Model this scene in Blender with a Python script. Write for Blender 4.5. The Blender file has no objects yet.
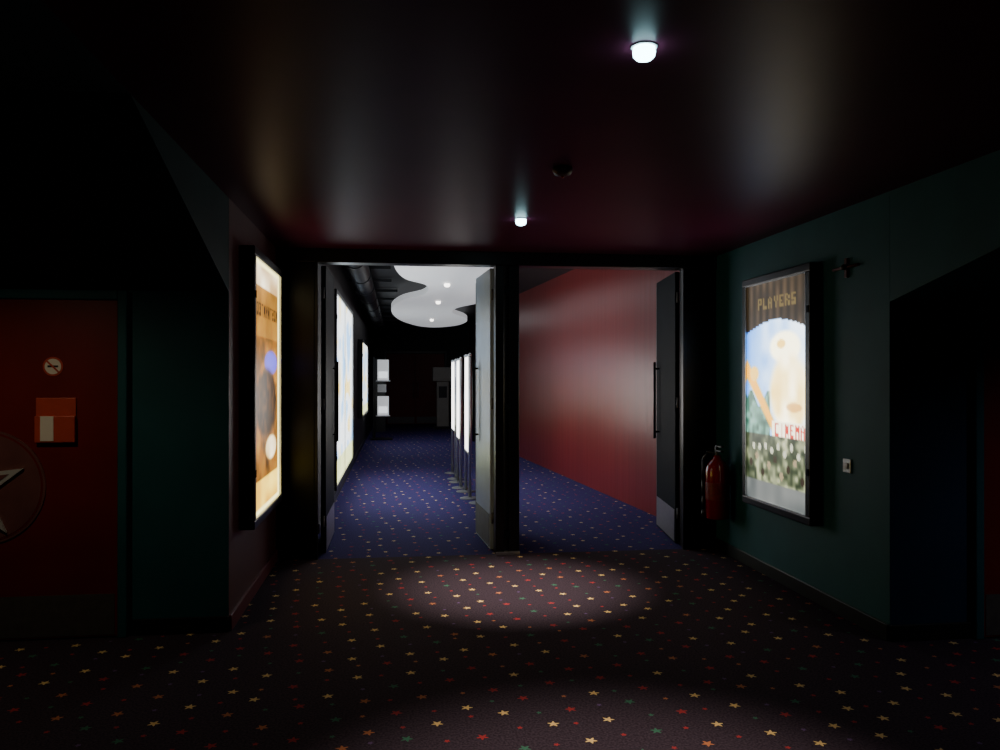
import bpy, bmesh, math, random
from mathutils import Vector, Matrix
random.seed(4)
scene = bpy.context.scene

# ------------------------------------------------------------ materials
def mat_basic(name, col, rough=0.5, metal=0.0, noise=0.0, nscale=8.0, bump=0.0, emit=None, estr=0.0, spec=0.5, coat=0.0, stint=None):
    m = bpy.data.materials.new(name); m.use_nodes = True
    nt = m.node_tree; b = nt.nodes['Principled BSDF']
    b.inputs['Base Color'].default_value = (*col, 1)
    b.inputs['Roughness'].default_value = rough
    b.inputs['Metallic'].default_value = metal
    b.inputs['Specular IOR Level'].default_value = spec
    b.inputs['Coat Weight'].default_value = coat
    if stint: b.inputs['Specular Tint'].default_value = (*stint, 1)
    if emit:
        b.inputs['Emission Color'].default_value = (*emit, 1)
        b.inputs['Emission Strength'].default_value = estr
    if noise > 0 or bump > 0:
        tc = nt.nodes.new('ShaderNodeTexCoord')
        n = nt.nodes.new('ShaderNodeTexNoise'); n.inputs['Scale'].default_value = nscale; n.inputs['Detail'].default_value = 5
        nt.links.new(tc.outputs['Object'], n.inputs['Vector'])
        if noise > 0:
            r = nt.nodes.new('ShaderNodeValToRGB')
            r.color_ramp.elements[0].position = 0.3; r.color_ramp.elements[1].position = 0.7
            r.color_ramp.elements[0].color = (*[c*(1-noise) for c in col], 1)
            r.color_ramp.elements[1].color = (*[min(1, c*(1+noise)) for c in col], 1)
            nt.links.new(n.outputs['Fac'], r.inputs['Fac']); nt.links.new(r.outputs['Color'], b.inputs['Base Color'])
        if bump > 0:
            bp = nt.nodes.new('ShaderNodeBump'); bp.inputs['Strength'].default_value = bump; bp.inputs['Distance'].default_value = 0.01
            nt.links.new(n.outputs['Fac'], bp.inputs['Height']); nt.links.new(bp.outputs['Normal'], b.inputs['Normal'])
    return m

def mat_art(name, strength):
    m = bpy.data.materials.new(name); m.use_nodes = True
    nt = m.node_tree; b = nt.nodes['Principled BSDF']
    a = nt.nodes.new('ShaderNodeAttribute'); a.attribute_name = 'Col'
    nt.links.new(a.outputs['Color'], b.inputs['Emission Color'])
    nt.links.new(a.outputs['Color'], b.inputs['Base Color'])
    b.inputs['Emission Strength'].default_value = strength
    b.inputs['Roughness'].default_value = 0.3
    return m

def carpet(name, base, base2, starscale=1.0):
    m = bpy.data.materials.new(name); m.use_nodes = True
    nt = m.node_tree; N = nt.nodes; L = nt.links; b = N['Principled BSDF']
    b.inputs['Roughness'].default_value = 0.95
    b.inputs['Specular IOR Level'].default_value = 0.08
    tc = N.new('ShaderNodeTexCoord')
    n = N.new('ShaderNodeTexNoise'); n.inputs['Scale'].default_value = 90; n.inputs['Detail'].default_value = 4
    L.new(tc.outputs['Object'], n.inputs['Vector'])
    rp = N.new('ShaderNodeValToRGB')
    rp.color_ramp.elements[0].color = (*base, 1); rp.color_ramp.elements[1].color = (*base2, 1)
    rp.color_ramp.elements[0].position = 0.35; rp.color_ramp.elements[1].position = 0.65
    L.new(n.outputs['Fac'], rp.inputs['Fac'])
    cur = rp.outputs['Color']
    def mth(op, a, bb=None, c=None):
        x = N.new('ShaderNodeMath'); x.operation = op
        for i, v in enumerate((a, bb, c)):
            if v is None: continue
            if isinstance(v, (int, float)): x.inputs[i].default_value = v
            else: L.new(v, x.inputs[i])
        return x.outputs[0]
    def layer(cur, cell, off, ro, ri, cols, rot):
        mp = N.new('ShaderNodeMapping'); mp.inputs['Rotation'].default_value = (0, 0, rot)
        mp.inputs['Scale'].default_value = (1/cell,)*3; mp.inputs['Location'].default_value = (off, off, 0.3)
        L.new(tc.outputs['Object'], mp.inputs['Vector'])
        sp = N.new('ShaderNodeSeparateXYZ'); L.new(mp.outputs[0], sp.inputs[0])
        fx = mth('FLOOR', sp.outputs[0]); fy = mth('FLOOR', sp.outputs[1])
        cb = N.new('ShaderNodeCombineXYZ'); L.new(fx, cb.inputs[0]); L.new(fy, cb.inputs[1])
        wn = N.new('ShaderNodeTexWhiteNoise'); wn.noise_dimensions = '3D'; L.new(cb.outputs[0], wn.inputs['Vector'])
        sc = N.new('ShaderNodeSeparateColor'); L.new(wn.outputs['Color'], sc.inputs[0])
        lx = mth('SUBTRACT', mth('SUBTRACT', sp.outputs[0], fx), 0.5)
        ly = mth('SUBTRACT', mth('SUBTRACT', sp.outputs[1], fy), 0.5)
        lx = mth('ADD', lx, mth('MULTIPLY', mth('SUBTRACT', sc.outputs[1], 0.5), 0.30))
        ly = mth('ADD', ly, mth('MULTIPLY', mth('SUBTRACT', sc.outputs[2], 0.5), 0.30))
        r = mth('SQRT', mth('ADD', mth('MULTIPLY', lx, lx), mth('MULTIPLY', ly, ly)))
        a = mth('ADD', mth('ARCTAN2', ly, lx), mth('MULTIPLY', sc.outputs[0], 6.283))
        t = mth('FRACT', mth('ADD', mth('MULTIPLY', a, 5/6.28318), 5.0))
        k = mth('MULTIPLY', mth('ABSOLUTE', mth('SUBTRACT', t, 0.5)), 2.0)
        k = mth('POWER', k, 1.5)
        edge = mth('ADD', mth('MULTIPLY', k, (ro-ri)/cell), ri/cell)
        mask = mth('LESS_THAN', r, edge)
        cr = N.new('ShaderNodeValToRGB'); cr.color_ramp.interpolation = 'CONSTANT'
        els = cr.color_ramp.elements
        while len(els) < len(cols): els.new(0.5)
        for i, c in enumerate(cols):
            els[i].position = i/len(cols); els[i].color = (*c, 1)
        L.new(wn.outputs['Value'], cr.inputs['Fac'])
        mx = N.new('ShaderNodeMix'); mx.data_type = 'RGBA'
        L.new(mask, mx.inputs[0]); L.new(cur, mx.inputs[6]); L.new(cr.outputs['Color'], mx.inputs[7])
        return mx.outputs[2]
    Y=(0.85,0.60,0.24); R=(0.36,0.04,0.045); G=(0.05,0.17,0.11); O=(0.50,0.18,0.08); P=(0.13,0.08,0.20)
    q = starscale
    cur = layer(cur, 0.225, 0.0, 0.030*q, 0.012*q, [Y,R,O,G,Y,R,Y], math.radians(38))
    cur = layer(cur, 0.225, 0.5, 0.015*q, 0.008*q, [R,G,R,P,O,R], math.radians(38))
    L.new(cur, b.inputs['Base Color'])
    bp = N.new('ShaderNodeBump'); bp.inputs['Strength'].default_value = 0.4; bp.inputs['Distance'].default_value = 0.005
    L.new(n.outputs['Fac'], bp.inputs['Height']); L.new(bp.outputs['Normal'], b.inputs['Normal'])
    return m

def mat_panel(name, col, rough):
    m = bpy.data.materials.new(name); m.use_nodes = True
    nt = m.node_tree; N = nt.nodes; L = nt.links; b = N['Principled BSDF']
    tc = N.new('ShaderNodeTexCoord'); mp = N.new('ShaderNodeMapping'); mp.inputs['Scale'].default_value = (1, 1, 0.04)
    L.new(tc.outputs['Object'], mp.inputs['Vector'])
    n = N.new('ShaderNodeTexNoise'); n.inputs['Scale'].default_value = 9; n.inputs['Detail'].default_value = 5
    L.new(mp.outputs[0], n.inputs['Vector'])
    r = N.new('ShaderNodeValToRGB'); r.color_ramp.elements[0].position=.3; r.color_ramp.elements[1].position=.72
    r.color_ramp.elements[0].color = (*[c*0.85 for c in col], 1); r.color_ramp.elements[1].color = (*[c*1.12 for c in col], 1)
    L.new(n.outputs['Fac'], r.inputs['Fac']); L.new(r.outputs['Color'], b.inputs['Base Color'])
    b.inputs['Roughness'].default_value = rough
    bp = N.new('ShaderNodeBump'); bp.inputs['Strength'].default_value = 0.3; bp.inputs['Distance'].default_value = 0.01
    L.new(n.outputs['Fac'], bp.inputs['Height']); L.new(bp.outputs['Normal'], b.inputs['Normal'])
    return m

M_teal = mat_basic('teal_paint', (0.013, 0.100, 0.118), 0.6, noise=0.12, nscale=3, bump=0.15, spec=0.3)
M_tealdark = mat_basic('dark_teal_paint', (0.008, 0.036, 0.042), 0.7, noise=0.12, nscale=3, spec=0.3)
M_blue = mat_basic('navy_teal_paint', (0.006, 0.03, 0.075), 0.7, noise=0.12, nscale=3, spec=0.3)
M_ceil = mat_basic('maroon_satin_ceiling', (0.070, 0.013, 0.032), 0.40, noise=0.12, nscale=2, bump=0.03, spec=0.05, stint=(1.0, 0.70, 1.0))
M_maroon = mat_basic('maroon_paint', (0.07, 0.012, 0.014), 0.5, noise=0.15, nscale=3)
M_redwall = mat_panel('red_panelled_wall', (0.15, 0.014, 0.014), 0.32)
M_black = mat_basic('black_paint', (0.008, 0.008, 0.010), 0.6, noise=0.2, nscale=4)
M_frame = mat_basic('black_metal_frame', (0.008, 0.008, 0.010), 0.32, metal=0.2, noise=0.1, nscale=5, spec=0.35)
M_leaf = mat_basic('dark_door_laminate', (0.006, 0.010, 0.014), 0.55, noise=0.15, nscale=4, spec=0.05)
M_leaflit = mat_basic('door_laminate_lit_tint', (0.42, 0.54, 0.68), 0.35, noise=0.08, nscale=4)  # dark leaf again, with the light falling on it put into a paler base
M_reddoor = mat_basic('red_door_laminate', (0.17, 0.012, 0.010), 0.45, noise=0.12, nscale=3, spec=0.3)
M_steel = mat_basic('brushed_steel', (0.45, 0.45, 0.46), 0.32, metal=0.9, noise=0.1, nscale=30)
M_steeldull = mat_basic('dull_kickplate', (0.14, 0.14, 0.15), 0.55, metal=0.4, noise=0.15, nscale=20)
M_kickdark = mat_basic('dark_kickplate', (0.10, 0.09, 0.085), 0.55, metal=0.2, noise=0.15, nscale=20)
M_starmetal = mat_basic('silver_star_metal', (0.8, 0.81, 0.78), 0.35, metal=0.4, noise=0.08, nscale=20)
M_white = mat_basic('white_plastic', (0.75, 0.76, 0.78), 0.4, noise=0.03, nscale=8)
M_paper = mat_basic('paper', (0.85, 0.80, 0.68), 0.7, noise=0.05, nscale=8)
M_card = mat_basic('red_card', (0.55, 0.07, 0.035), 0.4, noise=0.1, nscale=8)
M_ring = mat_basic('brown_disc', (0.17, 0.065, 0.06), 0.4, noise=0.15, nscale=6)
M_red = mat_basic('red_enamel', (0.28, 0.006, 0.010), 0.18, noise=0.05, nscale=5, coat=0.5)
M_redlabel = mat_basic('dark_red_label', (0.20, 0.015, 0.015), 0.4, noise=0.3, nscale=40)
M_darkred = mat_basic('dark_red_bracket', (0.09, 0.010, 0.010), 0.5, noise=0.1, nscale=10)
M_rubber = mat_basic('black_rubber', (0.01, 0.01, 0.01), 0.4, noise=0.1, nscale=20)
M_lamp = mat_basic('lamp_glass', (0.9, 0.95, 1.0), 0.3, emit=(0.50, 0.92, 1.0), estr=16)
M_lampdim = mat_basic('lamp_glass_far', (0.9, 0.95, 1.0), 0.3, emit=(1.0, 0.93, 0.85), estr=5)
M_warmlamp = mat_basic('warm_lamp_glass', (1, .8, .5), 0.3, emit=(1.0, 0.65, 0.25), estr=4)
M_cloud = mat_basic('white_panel_added_glow', (0.8, 0.8, 0.8), 0.5, noise=0.03, nscale=1, emit=(0.92, 0.95, 1.0), estr=0.42)  # plain white panel; glow added to give it its lit brightness
M_panelglow = mat_basic('lit_board', (0.9, 0.9, 0.9), 0.4, emit=(1.0, 0.95, 0.90), estr=4.2)
M_signglow = mat_basic('lit_leaflet', (0.9, 0.9, 0.9), 0.4, emit=(0.9, 0.95, 1.0), estr=1.2)
M_art = mat_art('backlit_poster_print', 2.4)
M_art_r = mat_art('backlit_film_poster_print', 2.0)
M_art_big = mat_art('backlit_large_print', 2.4)
M_floor = carpet('star_carpet', (0.028, 0.020, 0.030), (0.062, 0.045, 0.064))
M_floor2 = carpet('star_carpet_bluelit', (0.022, 0.018, 0.075), (0.050, 0.041, 0.165), 0.85)  # same carpet; blue of the corridor light put into the base colour
M_base = mat_basic('baseboard_paint', (0.01, 0.012, 0.014), 0.4, noise=0.1, nscale=5)
M_basered = mat_basic('baseboard_red', (0.12, 0.02, 0.03), 0.4, noise=0.1, nscale=5)
M_duct = mat_basic('dark_duct_metal', (0.012, 0.013, 0.016), 0.5, metal=0.3, noise=0.2, nscale=6)
M_greybox = mat_basic('grey_beige_shell', (0.24, 0.22, 0.20), 0.5, noise=0.08, nscale=5)

# ------------------------------------------------------------ mesh builder
class B:
    def __init__(s, name):
        s.name = name; s.bm = bmesh.new(); s.mats = []; s.col = s.bm.loops.layers.float_color.new('Col')
    def mi(s, m):
        if m not in s.mats: s.mats.append(m)
        return s.mats.index(m)
    def _tag(s, faces, m, smooth=False):
        i = s.mi(m)
        for f in faces:
            f.material_index = i; f.smooth = smooth
    def box(s, x0, x1, y0, y1, z0, z1, m, bev=0.0, M=None):
        r = bmesh.ops.create_cube(s.bm, size=1.0); vs = r['verts']
        for v in vs:
            v.co = Vector(((x0+x1)/2+v.co.x*(x1-x0), (y0+y1)/2+v.co.y*(y1-y0), (z0+z1)/2+v.co.z*(z1-z0)))
        fs = set(f for v in vs for f in v.link_faces)
        s._tag(fs, m)
        if bev > 0:
            es = list(set(e for v in vs for e in v.link_edges))
            rb = bmesh.ops.bevel(s.bm, geom=es, offset=bev, segments=2, affect='EDGES', profile=0.5)
            s._tag(rb['faces'], m)
            vs = list(set(rb['verts']) | set(v for v in vs if v.is_valid))
        if M is not None:
            allv = set(vs)
            for v in list(allv):
                for f in v.link_faces: allv.update(f.verts)
            for v in allv: v.co = M @ v.co
    def cyl(s, p0, p1, r0, r1, m, seg=24, smooth=True):
        p0 = Vector(p0); p1 = Vector(p1); d = p1-p0
        q = d.to_track_quat('Z', 'Y').to_matrix().to_4x4()
        mt = Matrix.Translation((p0+p1)/2) @ q
        r = bmesh.ops.create_cone(s.bm, cap_ends=True, segments=seg, radius1=r0, radius2=r1, depth=d.length, matrix=mt)
        fs = set(f for v in r['verts'] for f in v.link_faces)
        s._tag(fs, m)
        for f in fs:
            if len(f.verts) == 4: f.smooth = smooth
    def sph(s, c, r, m, sc=(1, 1, 1), seg=20):
        mt = Matrix.Translation(c) @ Matrix.Diagonal((*sc, 1))
        o = bmesh.ops.create_uvsphere(s.bm, u_segments=seg, v_segments=seg//2, radius=r, matrix=mt)
        s._tag(set(f for v in o['verts'] for f in v.link_faces), m, True)
    def prism(s, pts, z0, z1, m, axis='Z'):
        def P(a, b_, c):
            return {'Z': (a, b_, c), 'X': (c, a, b_), 'Y': (a, c, b_)}[axis]
        lo = [s.bm.verts.new(P(a, b_, z0)) for a, b_ in pts]; hi = [s.bm.verts.new(P(a, b_, z1)) for a, b_ in pts]
        fs = [s.bm.faces.new(lo[::-1]), s.bm.faces.new(hi)]
        n = len(pts)
        for i in range(n):
            fs.append(s.bm.faces.new((lo[i], lo[(i+1) % n], hi[(i+1) % n], hi[i])))
        s._tag(fs, m)
    def lathe(s, c, prof, m, seg=28):
        c = Vector(c); rings = []
        for r, z in prof:
            rings.append([s.bm.verts.new(c+Vector((r*math.cos(2*math.pi*i/seg), r*math.sin(2*math.pi*i/seg), z))) for i in range(seg)])
        fs = []
        for a, b_ in zip(rings, rings[1:]):
            for i in range(seg):
                fs.append(s.bm.faces.new((a[i], a[(i+1) % seg], b_[(i+1) % seg], b_[i])))
        fs.append(s.bm.faces.new(rings[0][::-1])); fs.append(s.bm.faces.new(rings[-1]))
        s._tag(fs, m, True)
    def tube(s, pts, r, m, seg=10):
        for a, b_ in zip(pts, pts[1:]):
            s.cyl(a, b_, r, r, m, seg)
        for p in pts[1:-1]: s.sph(p, r, m, seg=10)
    def grid(s, o, u, v, nu, nv, fn, m):
        o = Vector(o); u = Vector(u); v = Vector(v)
        V = [[s.bm.verts.new(o+u*(i/nu)+v*(j/nv)) for i in range(nu+1)] for j in range(nv+1)]
        i_ = s.mi(m)
        for j in range(nv):
            for i in range(nu):
                f = s.bm.faces.new((V[j][i], V[j][i+1], V[j+1][i+1], V[j+1][i])); f.material_index = i_
                for lp, (a, b_) in zip(f.loops, ((i, j), (i+1, j), (i+1, j+1), (i, j+1))):
                    c = fn(a/nu, b_/nv)
                    lp[s.col] = (*[max(0, x)**2.3 for x in c], 1)
    def done(s, M=None, keep_origin=False):
        bmesh.ops.recalc_face_normals(s.bm, faces=s.bm.faces[:])
        if M is not None: bmesh.ops.transform(s.bm, matrix=M, verts=s.bm.verts[:])
        me = bpy.data.meshes.new(s.name)
        o = bpy.data.objects.new(s.name, me); scene.collection.objects.link(o)
        if not keep_origin:
            xs = [v.co for v in s.bm.verts]
            c = Vector(((min(v.x for v in xs)+max(v.x for v in xs))/2, (min(v.y for v in xs)+max(v.y for v in xs))/2, min(v.z for v in xs)))
            bmesh.ops.translate(s.bm, vec=-c, verts=s.bm.verts[:]); o.location = c
        s.bm.to_mesh(me); s.bm.free()
        for m in s.mats: me.materials.append(m)
        return o

def simple(name, *a, mat, bev=0, keep=False):
    b = B(name); b.box(*a, mat, bev); return b.done(keep_origin=keep)

H = 2.72; HB = 3.25; XL, XR = -1.05, 2.95; YP = 7.15
# ------------------------------------------------------------ room shell
simple('floor', -4.2, 6.2, -2.2, YP, -0.1, 0, mat=M_floor, keep=True)
simple('floor_corridor', -1.0, 3.2, YP, 27.0, -0.1, 0, mat=M_floor2, keep=True)
simple('ceiling', XL, XR, -2.2, YP, H, H+0.1, mat=M_ceil, keep=True)
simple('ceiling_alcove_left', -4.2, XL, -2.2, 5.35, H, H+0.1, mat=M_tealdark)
simple('ceiling_alcove_right', XR, 6.2, -2.2, 4.65, H, H+0.1, mat=M_ceil)
simple('ceiling_corridor', -1.0, 3.2, YP+0.15, 27.0, HB, HB+0.1, mat=M_black)
simple('wall_left', XL-0.15, XL, 5.2, YP, 0, H, mat=M_maroon)
simple('wall_left_alcove', -4.2, XL-0.002, 5.195, 5.35, 0, H, mat=M_teal)
simple('wall_left_side', -4.35, -4.2, -2.2, 5.35, 0, H, mat=M_teal)
simple('wall_right', XR, XR+0.15, 4.497, YP, 0, H, mat=M_teal)
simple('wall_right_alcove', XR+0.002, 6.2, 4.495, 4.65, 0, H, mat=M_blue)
simple('wall_right_side', 6.2, 6.35, -2.2, 4.65, 0, H, mat=M_teal)
simple('wall_back', -4.2, 6.2, -2.35, -2.2, 0, H, mat=M_maroon)
simple('wall_corridor_left', -0.95, -0.8, YP+0.15, 27.0, 0, HB, mat=M_black)
simple('wall_far', -1.0, 3.2, 27.0, 27.15, 0, HB, mat=M_black)
b = B('wall_corridor_right'); b.prism([(2.97, YP+0.15), (3.15, YP+0.15), (3.15, 27.0), (2.4, 27.0), (2.4, 16.0), (2.95, 8.6)], 0, HB, M_redwall); b.done()
simple('wall_above_doors', -1.0, 3.2, YP, YP+0.15, H, HB, mat=M_black)
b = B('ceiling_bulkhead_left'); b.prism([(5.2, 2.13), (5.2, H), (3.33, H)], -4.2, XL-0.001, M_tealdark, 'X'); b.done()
b = B('ceiling_bulkhead_right'); b.prism([(4.5, 2.05), (4.5, H), (1.3, H)], XR+0.001, 6.2, M_teal, 'X'); b.done()
simple('baseboard_left', XL, XL+0.018, 5.2, YP, 0, 0.10, mat=M_basered, bev=0.004)
simple('baseboard_right', XR-0.018, XR, 4.5, YP, 0, 0.10, mat=M_base, bev=0.004)
simple('baseboard_left_alcove', -1.62, XL, 5.177, 5.195, 0, 0.10, mat=M_base, bev=0.004)
simple('baseboard_right_alcove', XR, 3.48, 4.477, 4.495, 0, 0.10, mat=M_base, bev=0.004)
simple('baseboard_corridor', -0.8, -0.785, 8.3, 27.0, 0, 0.10, mat=M_base, bev=0.004)

# ------------------------------------------------------------ partition frame
b = B('door_frame_double')
b.box(XL, -0.72, YP, YP+0.15, 0, 2.60, M_frame, 0.006)
b.box(2.65, XR, YP, YP+0.15, 0, 2.60, M_frame, 0.006)
b.box(XL, XR, YP-0.02, YP+0.15, 2.60, H, M_frame, 0.006)
b.box(0.87, 0.95, YP-0.05, YP+0.12, 0, 2.60, M_frame, 0.008)
b.box(0.99, 1.09, YP-0.02, YP+0.12, 0, 2.60, M_frame, 0.008)
b.box(0.95, 0.99, YP+0.0, YP+0.10, 0, 2.60, M_black)
b.box(-0.72, -0.69, YP-0.03, YP+0.02, 0, 2.60, M_frame, 0.005)
b.box(2.62, 2.65, YP-0.03, YP+0.02, 0, 2.60, M_frame, 0.005)
for z in (0.15, 1.3, 2.35):
    b.box(0.935, 1.005, YP-0.045, YP-0.02, z, z+0.06, M_leaf, 0.003)
b.box(0.87, 1.09, YP-0.055, YP+0.12, 0.0, 0.03, M_steel, 0.003)
b.done()

def leaf(name, hinge, ang, mat, W=0.92, kick=None):
    b = B(name); kick = kick or M_steel
    b.box(-0.022, 0.022, 0, W, 0.012, 2.595, mat, 0.004)
    for sg in (-1, 1):
        x = 0.0235*sg
        b.box(min(x, x+0.003*sg), max(x, x+0.003*sg), 0.03, W-0.03, 0.03, 0.33, kick)
        hx = 0.065*sg
        b.cyl((hx, W-0.12, 0.95), (hx, W-0.12, 1.75), 0.014, 0.014, M_frame, 16)
        for z in (1.02, 1.68):
            b.cyl((0, W-0.12, z), (hx, W-0.12, z), 0.010, 0.010, M_frame, 12)
        b.box(min(x, x+0.002*sg), max(x, x+0.002*sg), W-0.018, W-0.002, 0.03, 2.55, M_steeldull)
    for z in (0.25, 1.3, 2.3):
        b.cyl((0, -0.012, z), (0, -0.012, z+0.1), 0.012, 0.012, M_steeldull, 12)
    return b.done(Matrix.Translation((hinge[0], hinge[1], 0)) @ Matrix.Rotation(math.radians(ang), 4, 'Z'))
leaf('swing_door', (-0.66, YP+0.18), 0.0, M_leaf)
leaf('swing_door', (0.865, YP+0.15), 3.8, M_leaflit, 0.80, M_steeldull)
leaf('swing_door', (1.08, YP+0.15), -1.0, M_leaf)
leaf('swing_door', (2.64, YP+0.18), -7.5, M_leaf)

# ------------------------------------------------------------ poster art functions
def lerp(a, c, t): return tuple(x+(y-x)*t for x, y in zip(a, c))
def hn(i, j):
    v = math.sin(i*127.1+j*311.7)*43758.5453; return v-math.floor(v)
def sn(x, y):
    i, j = math.floor(x), math.floor(y); fx, fy = x-i, y-j
    fx = fx*fx*(3-2*fx); fy = fy*fy*(3-2*fy)
    a = hn(i, j)*(1-fx)+hn(i+1, j)*fx; c = hn(i, j+1)*(1-fx)+hn(i+1, j+1)*fx
    return a*(1-fy)+c*fy
def ell(u, v, cx, cy, rx, ry): return ((u-cx)/rx)**2+((v-cy)/ry)**2 < 1
def soft(u, v, cx, cy, rx, ry):
    d = math.sqrt(((u-cx)/rx)**2+((v-cy)/ry)**2); return max(0.0, min(1.0, (1.12-d)/0.24))
FONT = {'P': (7, 5, 7, 4, 4), 'L': (4, 4, 4, 4, 7), 'A': (2, 5, 7, 5, 5), 'Y': (5, 5, 2, 2, 2), 'E': (7, 4, 6, 4, 7), 'R': (6, 5, 6, 5, 5), 'S': (7, 4, 7, 1, 7), 'C': (7, 4, 4, 4, 7), 'I': (2, 2, 2, 2, 2), 'N': (5, 7, 7, 7, 5), 'M': (5, 7, 7, 5, 5), 'O': (7, 5, 5, 5, 7), 'W': (5, 5, 7, 7, 5), 'T': (7, 2, 2, 2, 2)}
def text(u, v, s, x0, x1, y0, y1):
    if not (x0 <= u < x1 and y0 <= v < y1): return False
    t = (u-x0)/(x1-x0)*len(s); i = int(t); cx = int((t-i)*4); row = 4-int((v-y0)/(y1-y0)*5)
    return cx < 3 and s[i] in FONT and bool(FONT[s[i]][row] & (4 >> cx))
def art_right(u, v):   # u: 0 = far edge (left in picture) .. 1 = near edge
    n = sn(u*9, v*14); n2 = sn(u*25+3, v*36)
    if v > 0.775+0.05*math.sin(u*3.14):
        c = lerp((0.22, 0.18, 0.14), (0.34, 0.28, 0.21), n)
        c = lerp(c, (.18, .15, .11), 0.5+0.5*math.sin(u*55))
        if text(u, v, 'PLAYERS', 0.2, 0.85, 0.88, 0.93): c = (0.42, 0.36, 0.22)
        return c
    if v < 0.09: return lerp((0.32, 0.34, 0.34), (.47, .48, .47), n)
    if v < 0.31:
        c = lerp((0.14, 0.18, 0.12), (0.75, 0.76, 0.6), n2*n*1.4)
        for k in range(9):
            if ell(u, v, 0.08+k*0.105, 0.17+0.04*math.sin(k*2.1), 0.03, 0.018): c = (0.60, 0.54, 0.42) if k % 2 else (.2, .16, .12)
            if ell(u, v, 0.13+k*0.105, 0.25+0.02*math.sin(k*3.3), 0.025, 0.016): c = (0.8, 0.8, 0.7)
        return c
    if text(u, v, 'CINEMA', .5, .98, .31, .37): return (0.85, 0.14, 0.06)
    if v < 0.375 and u > .45: return (1.25, 1.2, 1.05)
    c = lerp((0.25, 0.60, 1.1), (1.15, 1.25, 1.35), min(1, n*.5+u*.9))
    if u < .42 and v < .47+.04*math.sin(u*20): c = lerp((0.18, 0.34, 0.28), (.55, .75, .68), n2)
    c = lerp(c, (1.5, 1.45, 1.2), soft(u, v, .66, .70, .24, .07))
    c = lerp(c, lerp((1.55, 1.5, 1.3), (1.2, .98, .42), n*.8), soft(u, v, .72, .50, .30, .17))
    armc = 0.50-(u-0.20)*0.55
    a = max(0, min(1, (0.055-0.03*u-abs(v-armc))/0.02)) if u < .6 else 0
    c = lerp(c, (1.15, 0.80, 0.10), a)
    c = lerp(c, (1.15, .92, .4), soft(u, v, .14, .585, .08, .035))
    c = lerp(c, (1.15, .85, .2), 0.7*soft(u, v, .60, .715, .07, .02))
    c = lerp(c, (.9, .58, .2), 0.6*soft(u, v, .80, .44, .12, .02))
    return c
def art_left(u, v):
    n = sn(u*6+7, v*11); n2 = sn(u*20, v*34+5)
    if u < 0.06 or u > .95 or v < .02 or v > .985: return (1.15, 1.1, .75)
    if v > 0.90: return lerp((0.75, 0.60, 0.40), (1.15, 1.1, 0.95), n)
    if text(u, v, 'MOSTWANTEO', .08, .92, .785, .835): return (.22, .12, .05)
    c = lerp((0.20, 0.13, 0.05), (0.72, 0.48, 0.17), n*0.8+n2*0.3)
    if v > .70: c = lerp(c, (.75, .54, .22), .5)
    c = lerp(c, (0.40, 0.36, 0.85), soft(u, v, .35, .60, .26, .05))
    c = lerp(c, lerp((0.12, 0.08, 0.04), (0.36, .24, .12), n2), soft(u, v, .52, .43, .40, .14))
    c = lerp(c, lerp((.80, .66, .4), (1.2, 1.15, 1.0), n), soft(u, v, .35, .24, .22, .05))
    if v < 0.13: c = lerp((0.85, .60, .15), (1.15, 1.0, .42), n)
    return c
def art_big(u, v):
    n = sn(u*10+2, v*8+1)
    if abs(u-0.5) < 0.012: return (.05, .05, .05)
    if v < 0.12: return lerp((0.75, 0.85, 0.55), (0.95, .95, .7), n)
    if n > 0.70: return (0.6, 0.8, 1.0)
    if n < 0.24: return (1, .9, .55)
    return (0.94, 0.98, 1.0)

def lightbox(name, side, xw, y0, y1, z0, z1, dep, fn, mat, fw=0.06, nu=90, nv=135):
    b = B(name)
    xw = xw+side*0.003
    xf = xw+side*dep; a, c = min(xw, xf), max(xw, xf)
    b.box(a, c, y0, y1, z0, z0+fw, M_frame, 0.008); b.box(a, c, y0, y1, z1-fw, z1, M_frame, 0.008)
    b.box(a, c, y0, y0+fw, z0+fw, z1-fw, M_frame, 0.008); b.box(a, c, y1-fw, y1, z0+fw, z1-fw, M_frame, 0.008)
    xb = xw+side*0.02
    b.box(min(xw, xb), max(xw, xb), y0+fw/2, y1-fw/2, z0+fw/2, z1-fw/2, M_black)
    xa = xw+side*(dep-0.018)
    b.grid((xa, y0+fw, z0+fw), (0, y1-y0-2*fw, 0), (0, 0, z1-z0-2*fw), nu, nv, (lambda u, v: fn(1-u, v)), mat)
    for (ya, yb, za, zb) in ((y0+fw, y0+fw+.006, z0+fw, z1-fw), (y1-fw-.006, y1-fw, z0+fw, z1-fw), (y0+fw, y1-fw, z0+fw, z0+fw+.006), (y0+fw, y1-fw, z1-fw-.006, z1-fw)):
        b.box(min(xa, xf), max(xa, xf)-0.001, ya, yb, za, zb, M_steel)
    for zz in (z0+0.35, z1-0.35):
        b.box(min(xf, xf+side*0.006), max(xf, xf+side*0.006), y0+0.015, y0+0.04, zz, zz+0.05, M_leaf, 0.001)
    return b.done()
lightbox('poster_lightbox', 1, XL, 5.52, 6.80, 0.57, 2.48, 0.10, art_left, M_art)
lightbox('poster_lightbox', -1, XR, 5.27, 6.38, 0.55, 2.40, 0.09, art_right, M_art_r)
lightbox('poster_lightbox', 1, -0.8, 9.45, 12.9, 0.27, 2.62, 0.10, art_big, M_art_big, 0.05)
lightbox('poster_lightbox', 1, -0.8, 16.4, 19.3, 0.75, 2.35, 0.10, art_big, M_art_big, 0.05)

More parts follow.
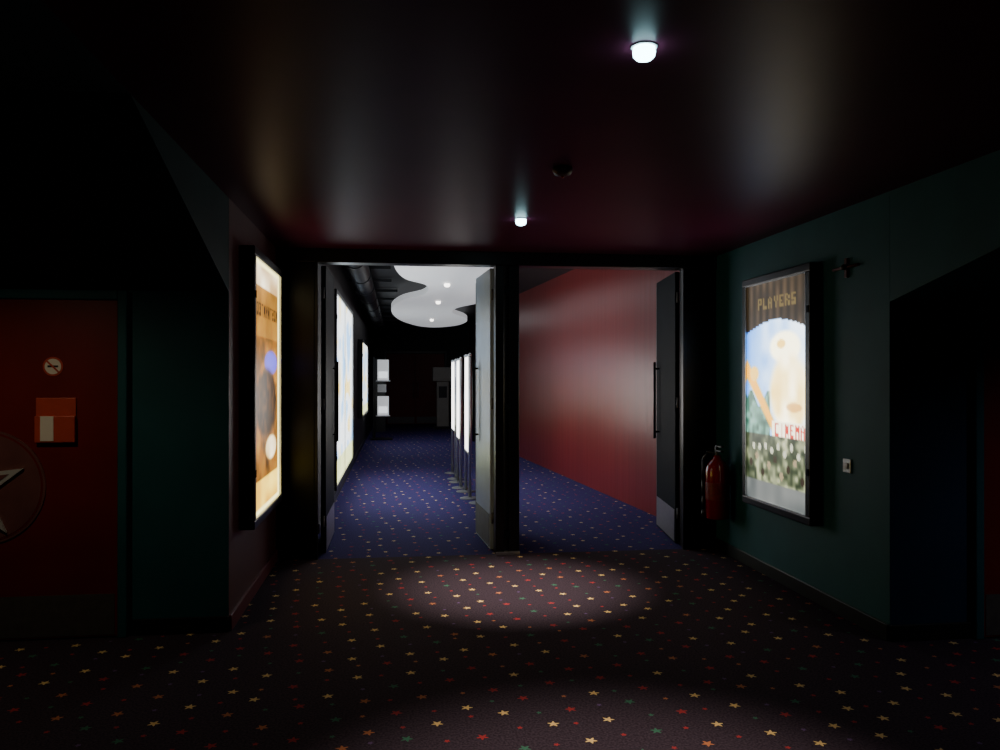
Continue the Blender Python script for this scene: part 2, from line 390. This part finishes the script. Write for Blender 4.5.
# ------------------------------------------------------------ alcove doors
def alcove_door(name, x0, x1, y, ztop, framemat, disc):
    b = B(name); t = 0.055
    for a, c in ((x0-t, x0), (x1, x1+t)):
        b.box(a, c, y-0.045, y-0.001, 0, ztop+t, framemat, 0.006)
    b.box(x0, x1, y-0.045, y-0.001, ztop, ztop+t, framemat, 0.006)
    b.box(x0+0.003, x1-0.003, y-0.028, y-0.001, 0.008, ztop-0.003, M_reddoor, 0.003)
    b.box(x0+0.02, x1-0.02, y-0.031, y-0.028, 0.02, 0.27, M_kickdark)
    if disc:
        cx, cz = -2.46, 0.935
        b.cyl((cx, y-0.028, cz), (cx, y-0.036, cz), 0.345, 0.345, M_ring, 64)
        b.cyl((cx, y-0.036, cz), (cx, y-0.038, cz), 0.33, 0.33, M_reddoor, 64)
        b.cyl((cx, y-0.038, cz), (cx, y-0.040, cz), 0.32, 0.32, M_ring, 64)
        for R, r_, ya, yb, mt in ((0.335, 0.115, y-0.040, y-0.058, M_starmetal), (0.25, 0.085, y-0.058, y-0.062, M_ring)):
            pts = []
            for i in range(10):
                a = math.radians(22+36*i); q = R if i % 2 == 0 else r_
                pts.append((-2.545+q*math.cos(a), 0.92+q*math.sin(a)))
            b.prism(pts, min(ya, yb), max(ya, yb), mt, 'Y')
        b.box(-2.17, -1.94, y-0.040, y-0.028, 1.20, 1.47, M_card, 0.004)
        b.box(-2.17, -1.94, y-0.060, y-0.040, 1.20, 1.36, M_card, 0.004)
        b.box(-2.135, -2.06, y-0.064, y-0.060, 1.21, 1.36, M_paper)
    b.done()
    if disc:
        s = B('no_smoking_sign'); c = Vector((-2.075, y-0.029, 1.66))
        s.cyl(c, c+Vector((0, -0.004, 0)), 0.058, 0.058, M_card, 40)
        s.cyl(c+Vector((0, -0.004, 0)), c+Vector((0, -0.005, 0)), 0.047, 0.047, M_paper, 40)
        s.box(-2.105, -2.045, y-0.036, y-0.0345, 1.655, 1.667, M_rubber)
        Mx = Matrix.Translation(c) @ Matrix.Rotation(math.radians(45), 4, 'Y') @ Matrix.Translation(-c)
        s.box(-2.122, -2.028, y-0.038, y-0.036, 1.655, 1.665, M_card, M=Mx)
        s.done()
alcove_door('door_1', -2.98, -1.70, 5.195, 2.07, M_teal, True)
alcove_door('door_2', 3.54, 4.47, 4.495, 1.97, M_teal, False)

# ------------------------------------------------------------ downlights
def downlight(name, x, y, z, mat, k=1.0):
    b = B(name)
    b.lathe((x, y, z), [(0.046*k, 0.0), (0.047*k, -0.003), (0.041*k, -0.005)], M_white)
    b.lathe((x, y, z-0.004), [(0.036*k, 0.0), (0.039*k, -0.016*k), (0.036*k, -0.030*k), (0.026*k, -0.040*k), (0.012*k, -0.044*k)], mat)
    return b.done()
def spot(d, x, y, z, P, size, blend, col, rad=0.03, aim=None):
    l = bpy.data.lights.new('lamp_light', 'SPOT'); l.energy = P; l.spot_size = math.radians(size); l.spot_blend = blend
    l.color = col; l.shadow_soft_size = rad
    o = bpy.data.objects.new('lamp_light', l); o.location = (x, y, z); scene.collection.objects.link(o)
    if aim: o.rotation_euler = (Vector(aim)-Vector((x, y, z))).to_track_quat('-Z', 'Y').to_euler()
    o.parent = d; o.matrix_parent_inverse = Matrix.Translation(-d.location); return o
for (x, y, P, sz, bl, aim) in ((0.83, 2.63, 280, 60, 0.8, (0.80, 2.70, 0)), (0.87, 5.62, 520, 47, 1.0, (0.90, 6.0, 0)), (0.87, -0.6, 14, 80, .7, None)):  # last entry: unseen lamp added behind the camera as dim fill
    d = downlight('downlight', x, y, H, M_lamp)
    spot(d, x, y, H-0.075, P, sz, bl, (1.0, 0.83, 0.68), aim=aim)
d = downlight('downlight', -2.25, 3.9, 2.53, M_warmlamp)
spot(d, -2.25, 3.9, 2.46, 19, 165, 0.8, (1.0, 0.80, 0.55))
d = downlight('downlight', 4.6, 2.9, 2.37, M_warmlamp)  # unseen fixture added to brighten the right alcove wall and door
spot(d, 4.6, 2.9, 2.29, 26, 150, 0.8, (0.9, 0.85, 0.95))

# ------------------------------------------------------------ cloud ceiling panel
ctrl = [(0.0, 8.2), (-0.05, 9.5), (-0.02, 10.6), (0.12, 11.6), (0.45, 12.4), (0.45, 13.7), (0.08, 14.8), (-0.12, 16.5), (-0.08, 18.6), (0.15, 20.6), (0.6, 22.4), (1.1, 22.9),
        (1.6, 22.0), (1.75, 20.4), (1.58, 19.0), (1.2, 17.6), (1.22, 16.3), (1.6, 15.0), (1.75, 13.4), (1.60, 11.6), (1.35, 10.2), (1.2, 8.9), (1.0, 8.0), (0.5, 7.8)]
def crom(P, n=6):
    out = []
    for i in range(len(P)):
        p0, p1, p2, p3 = [Vector(P[(i+k) % len(P)]) for k in (-1, 0, 1, 2)]
        for j in range(n):
            t = j/n
            out.append(tuple(0.5*((2*p1)+(-p0+p2)*t+(2*p0-5*p1+4*p2-p3)*t*t+(-p0+3*p1-3*p2+p3)*t**3)))
    return out
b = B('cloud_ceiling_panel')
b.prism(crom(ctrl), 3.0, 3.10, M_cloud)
for x, y in ((0.4, 9), (1.0, 9), (0.8, 13), (0.5, 17), (1.0, 20)):
    b.cyl((x, y, 3.1), (x, y, HB), 0.008, 0.008, M_steel, 8)
b.done()
for (x, y) in ((0.74, 9.3), (0.74, 12.05), (0.75, 14.9), (0.83, 19.6)):
    d = downlight('ceiling_spotlight', x, y, 3.0, M_lampdim, 1.2)
    spot(d, x, y, 2.88, 18, 95, 0.8, (0.78, 0.82, 1.0))

b = B('ceiling_ductwork')
b.cyl((-0.52, 7.6, 3.05), (-0.52, 26.5, 3.05), 0.14, 0.14, M_duct, 24)
y = 8.2
while y < 26:
    b.cyl((-0.52, y, 3.05), (-0.52, y+0.04, 3.05), 0.155, 0.155, M_duct, 24)
    b.box(-0.8, 0.0 if y > 14 else -0.1, y+0.5, y+0.56, 3.18, 3.23, M_duct)
    b.cyl((-0.52, y+0.53, 3.1), (-0.52, y+0.53, HB), 0.01, 0.01, M_duct, 8)
    y += 1.6
b.done()

# ------------------------------------------------------------ board stands
def board_stand(x, y, h0, h1, w, name='display_board_stand'):
    b = B(name)
    for yy in (y, y+w):
        b.lathe((x, yy, 0), [(0.13, 0), (0.13, 0.010), (0.10, 0.018), (0.03, 0.025)], M_steeldull)
        b.cyl((x, yy, 0.02), (x, yy, h1), 0.022, 0.022, M_steel, 16)
        b.sph((x, yy, h1), 0.026, M_steel)
    b.box(x-0.015, x+0.015, y+0.022, y+w-0.022, h0, h1-0.02, M_panelglow, 0.004)
    b.box(x-0.02, x+0.02, y+0.02, y+w-0.02, h0-0.03, h0, M_steel, 0.003)
    b.box(x-0.02, x+0.02, y+0.02, y+w-0.02, h1-0.02, h1+0.01, M_steel, 0.003)
    return b.done()
board_stand(1.02, 9.20, 0.75, 1.95, 0.85)  # added board, mostly hidden behind the door leaf, to light the red wall
board_stand(0.94, 10.45, 0.60, 1.88, 0.62)
board_stand(0.90, 11.45, 0.70, 1.85, 0.62)
board_stand(0.90, 12.45, 0.75, 1.85, 0.75)

b = B('leaflet_display_stand')
b.box(-0.66, -0.12, 20.3, 20.7, 0, 0.04, M_frame, 0.005)
b.box(-0.62, -0.56, 20.45, 20.51, 0.04, 2.1, M_frame, 0.005)
b.box(-0.56, -0.30, 20.42, 20.50, 0.2, 2.05, M_frame, 0.005)
for z0, z1 in ((1.50, 2.02), (0.62, 1.10)):
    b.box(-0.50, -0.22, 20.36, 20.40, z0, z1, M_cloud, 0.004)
    b.box(-0.47, -0.25, 20.35, 20.36, z0+.06, z0+.22, M_signglow, 0.003)
    b.box(-0.54, -0.18, 20.34, 20.42, z0-0.03, z0, M_white, 0.004)
b.box(-0.5, -0.28, 20.36, 20.42, 1.2, 1.4, M_white, 0.004)
b.done()

b = B('ticket_kiosk')
b.box(1.10, 1.60, 24.3, 24.7, 0, 0.08, M_frame, 0.01)
b.box(1.18, 1.55, 24.35, 24.68, 0.08, 1.45, M_greybox, 0.02)
b.box(1.06, 1.62, 24.30, 24.70, 1.45, 1.88, M_greybox, 0.02)
b.box(1.12, 1.56, 24.285, 24.30, 1.52, 1.82, M_greybox, 0.004)
b.box(1.24, 1.49, 24.33, 24.35, 0.95, 1.30, M_frame, 0.004)
b.done()
b = B('door_3')
b.box(-0.45, -0.37, 26.93, 26.999, 0, 2.45, M_frame, .005); b.box(1.57, 1.65, 26.93, 26.999, 0, 2.45, M_frame, .005)
b.box(-0.37, 1.57, 26.93, 26.999, 2.37, 2.45, M_frame, .005)
for x0, x1, hx in ((-0.36, 0.595, 0.52), (0.605, 1.56, 0.68)):
    b.box(x0, x1, 26.95, 26.999, 0.01, 2.36, M_reddoor, .004)
    b.box(x0+.03, x1-.03, 26.945, 26.95, 0.03, 0.25, M_steeldull)
    b.cyl((hx, 26.88, 0.9), (hx, 26.88, 1.4), .014, .014, M_steel); b.cyl((hx, 26.88, .95), (hx, 26.95, .95), .01, .01, M_steel); b.cyl((hx, 26.88, 1.35), (hx, 26.95, 1.35), .01, .01, M_steel)
b.done()

# ------------------------------------------------------------ fire extinguisher
def extinguisher(y, z0, mat, k=1.0):
    b = B('fire_extinguisher'); r = 0.105*k; x = XR-r-0.03
    b.lathe((x, y, z0), [(r*.9, 0), (r, 0.012), (r, 0.42*k), (r*.93, 0.46*k), (r*.7, 0.50*k), (r*.35, 0.53*k), (r*.3, 0.56*k)], mat)
    b.lathe((x, y, z0+0.17), [(r+.001, 0), (r+.0012, 0.004), (r+.0012, .15), (r+.001, .154)], M_redlabel)
    b.cyl((x, y, z0+.55*k), (x, y, z0+.60*k), .022, .018, M_steeldull)
    b.box(x-.015, x+.015, y-.11, y+.03, z0+.595*k, z0+.61*k, M_rubber, .003)
    b.box(x-.013, x+.013, y-.12, y+.02, z0+.635*k, z0+.65*k, M_rubber, .003)
    b.box(x-.012, x+.012, y+.0, y+.03, z0+.60*k, z0+.64*k, M_rubber, .002)
    pts = [(x, y+.02, z0+.575*k), (x-.07, y+.05, z0+.585*k), (x-.112, y+.05, z0+.52*k), (x-.120, y+.04, z0+.34*k), (x-.120, y+.03, z0+.2*k), (x-.120, y+.03, z0+.08*k)]
    b.tube(pts, .011, M_rubber)
    b.cyl(pts[-1], (x-.120, y+.025, z0+.01), .012, .022, M_rubber)
    b.box(x+r-0.01, XR-0.0005, y-.03, y+.03, z0+.30*k, z0+.42*k, M_steeldull, .003)
    b.done()
extinguisher(6.80, 0.34, M_red, 1.0)

b = B('light_switch'); b.box(XR-0.012, XR-0.0005, 4.90, 4.99, 0.965, 1.055, M_steel, .003); b.box(XR-0.02, XR-0.012, 4.925, 4.965, 0.99, 1.03, M_white, .002); b.done()
b = B('wall_sensor_bracket'); b.box(XR-0.02, XR-0.0005, 4.93, 4.96, 2.25, 2.38, M_darkred, .003); b.cyl((XR-.015, 4.80, 2.32), (XR-.015, 5.10, 2.32), .009, .009, M_darkred)
b.sph((XR-.03, 4.945, 2.32), .02, M_rubber); b.done()
b = B('smoke_detector'); b.lathe((0.88, 4.22, H), [(.052, 0), (.055, -.015), (.045, -.035), (.02, -.045)], M_maroon); b.sph((0.88, 4.22, H-.047), .008, M_card); b.done()

# ------------------------------------------------------------ world + camera
w = bpy.data.worlds.new('world'); scene.world = w; w.use_nodes = True
w.node_tree.nodes['Background'].inputs[0].default_value = (0.01, 0.012, 0.015, 1)
w.node_tree.nodes['Background'].inputs[1].default_value = 0.3
cam = bpy.data.cameras.new('camera'); cam.lens = 28.8; cam.sensor_width = 36
co = bpy.data.objects.new('camera', cam); scene.collection.objects.link(co)
co.location = (0, 0, 1.6); co.rotation_euler = (math.radians(90.1), 0, math.radians(-7.3))
scene.camera = co
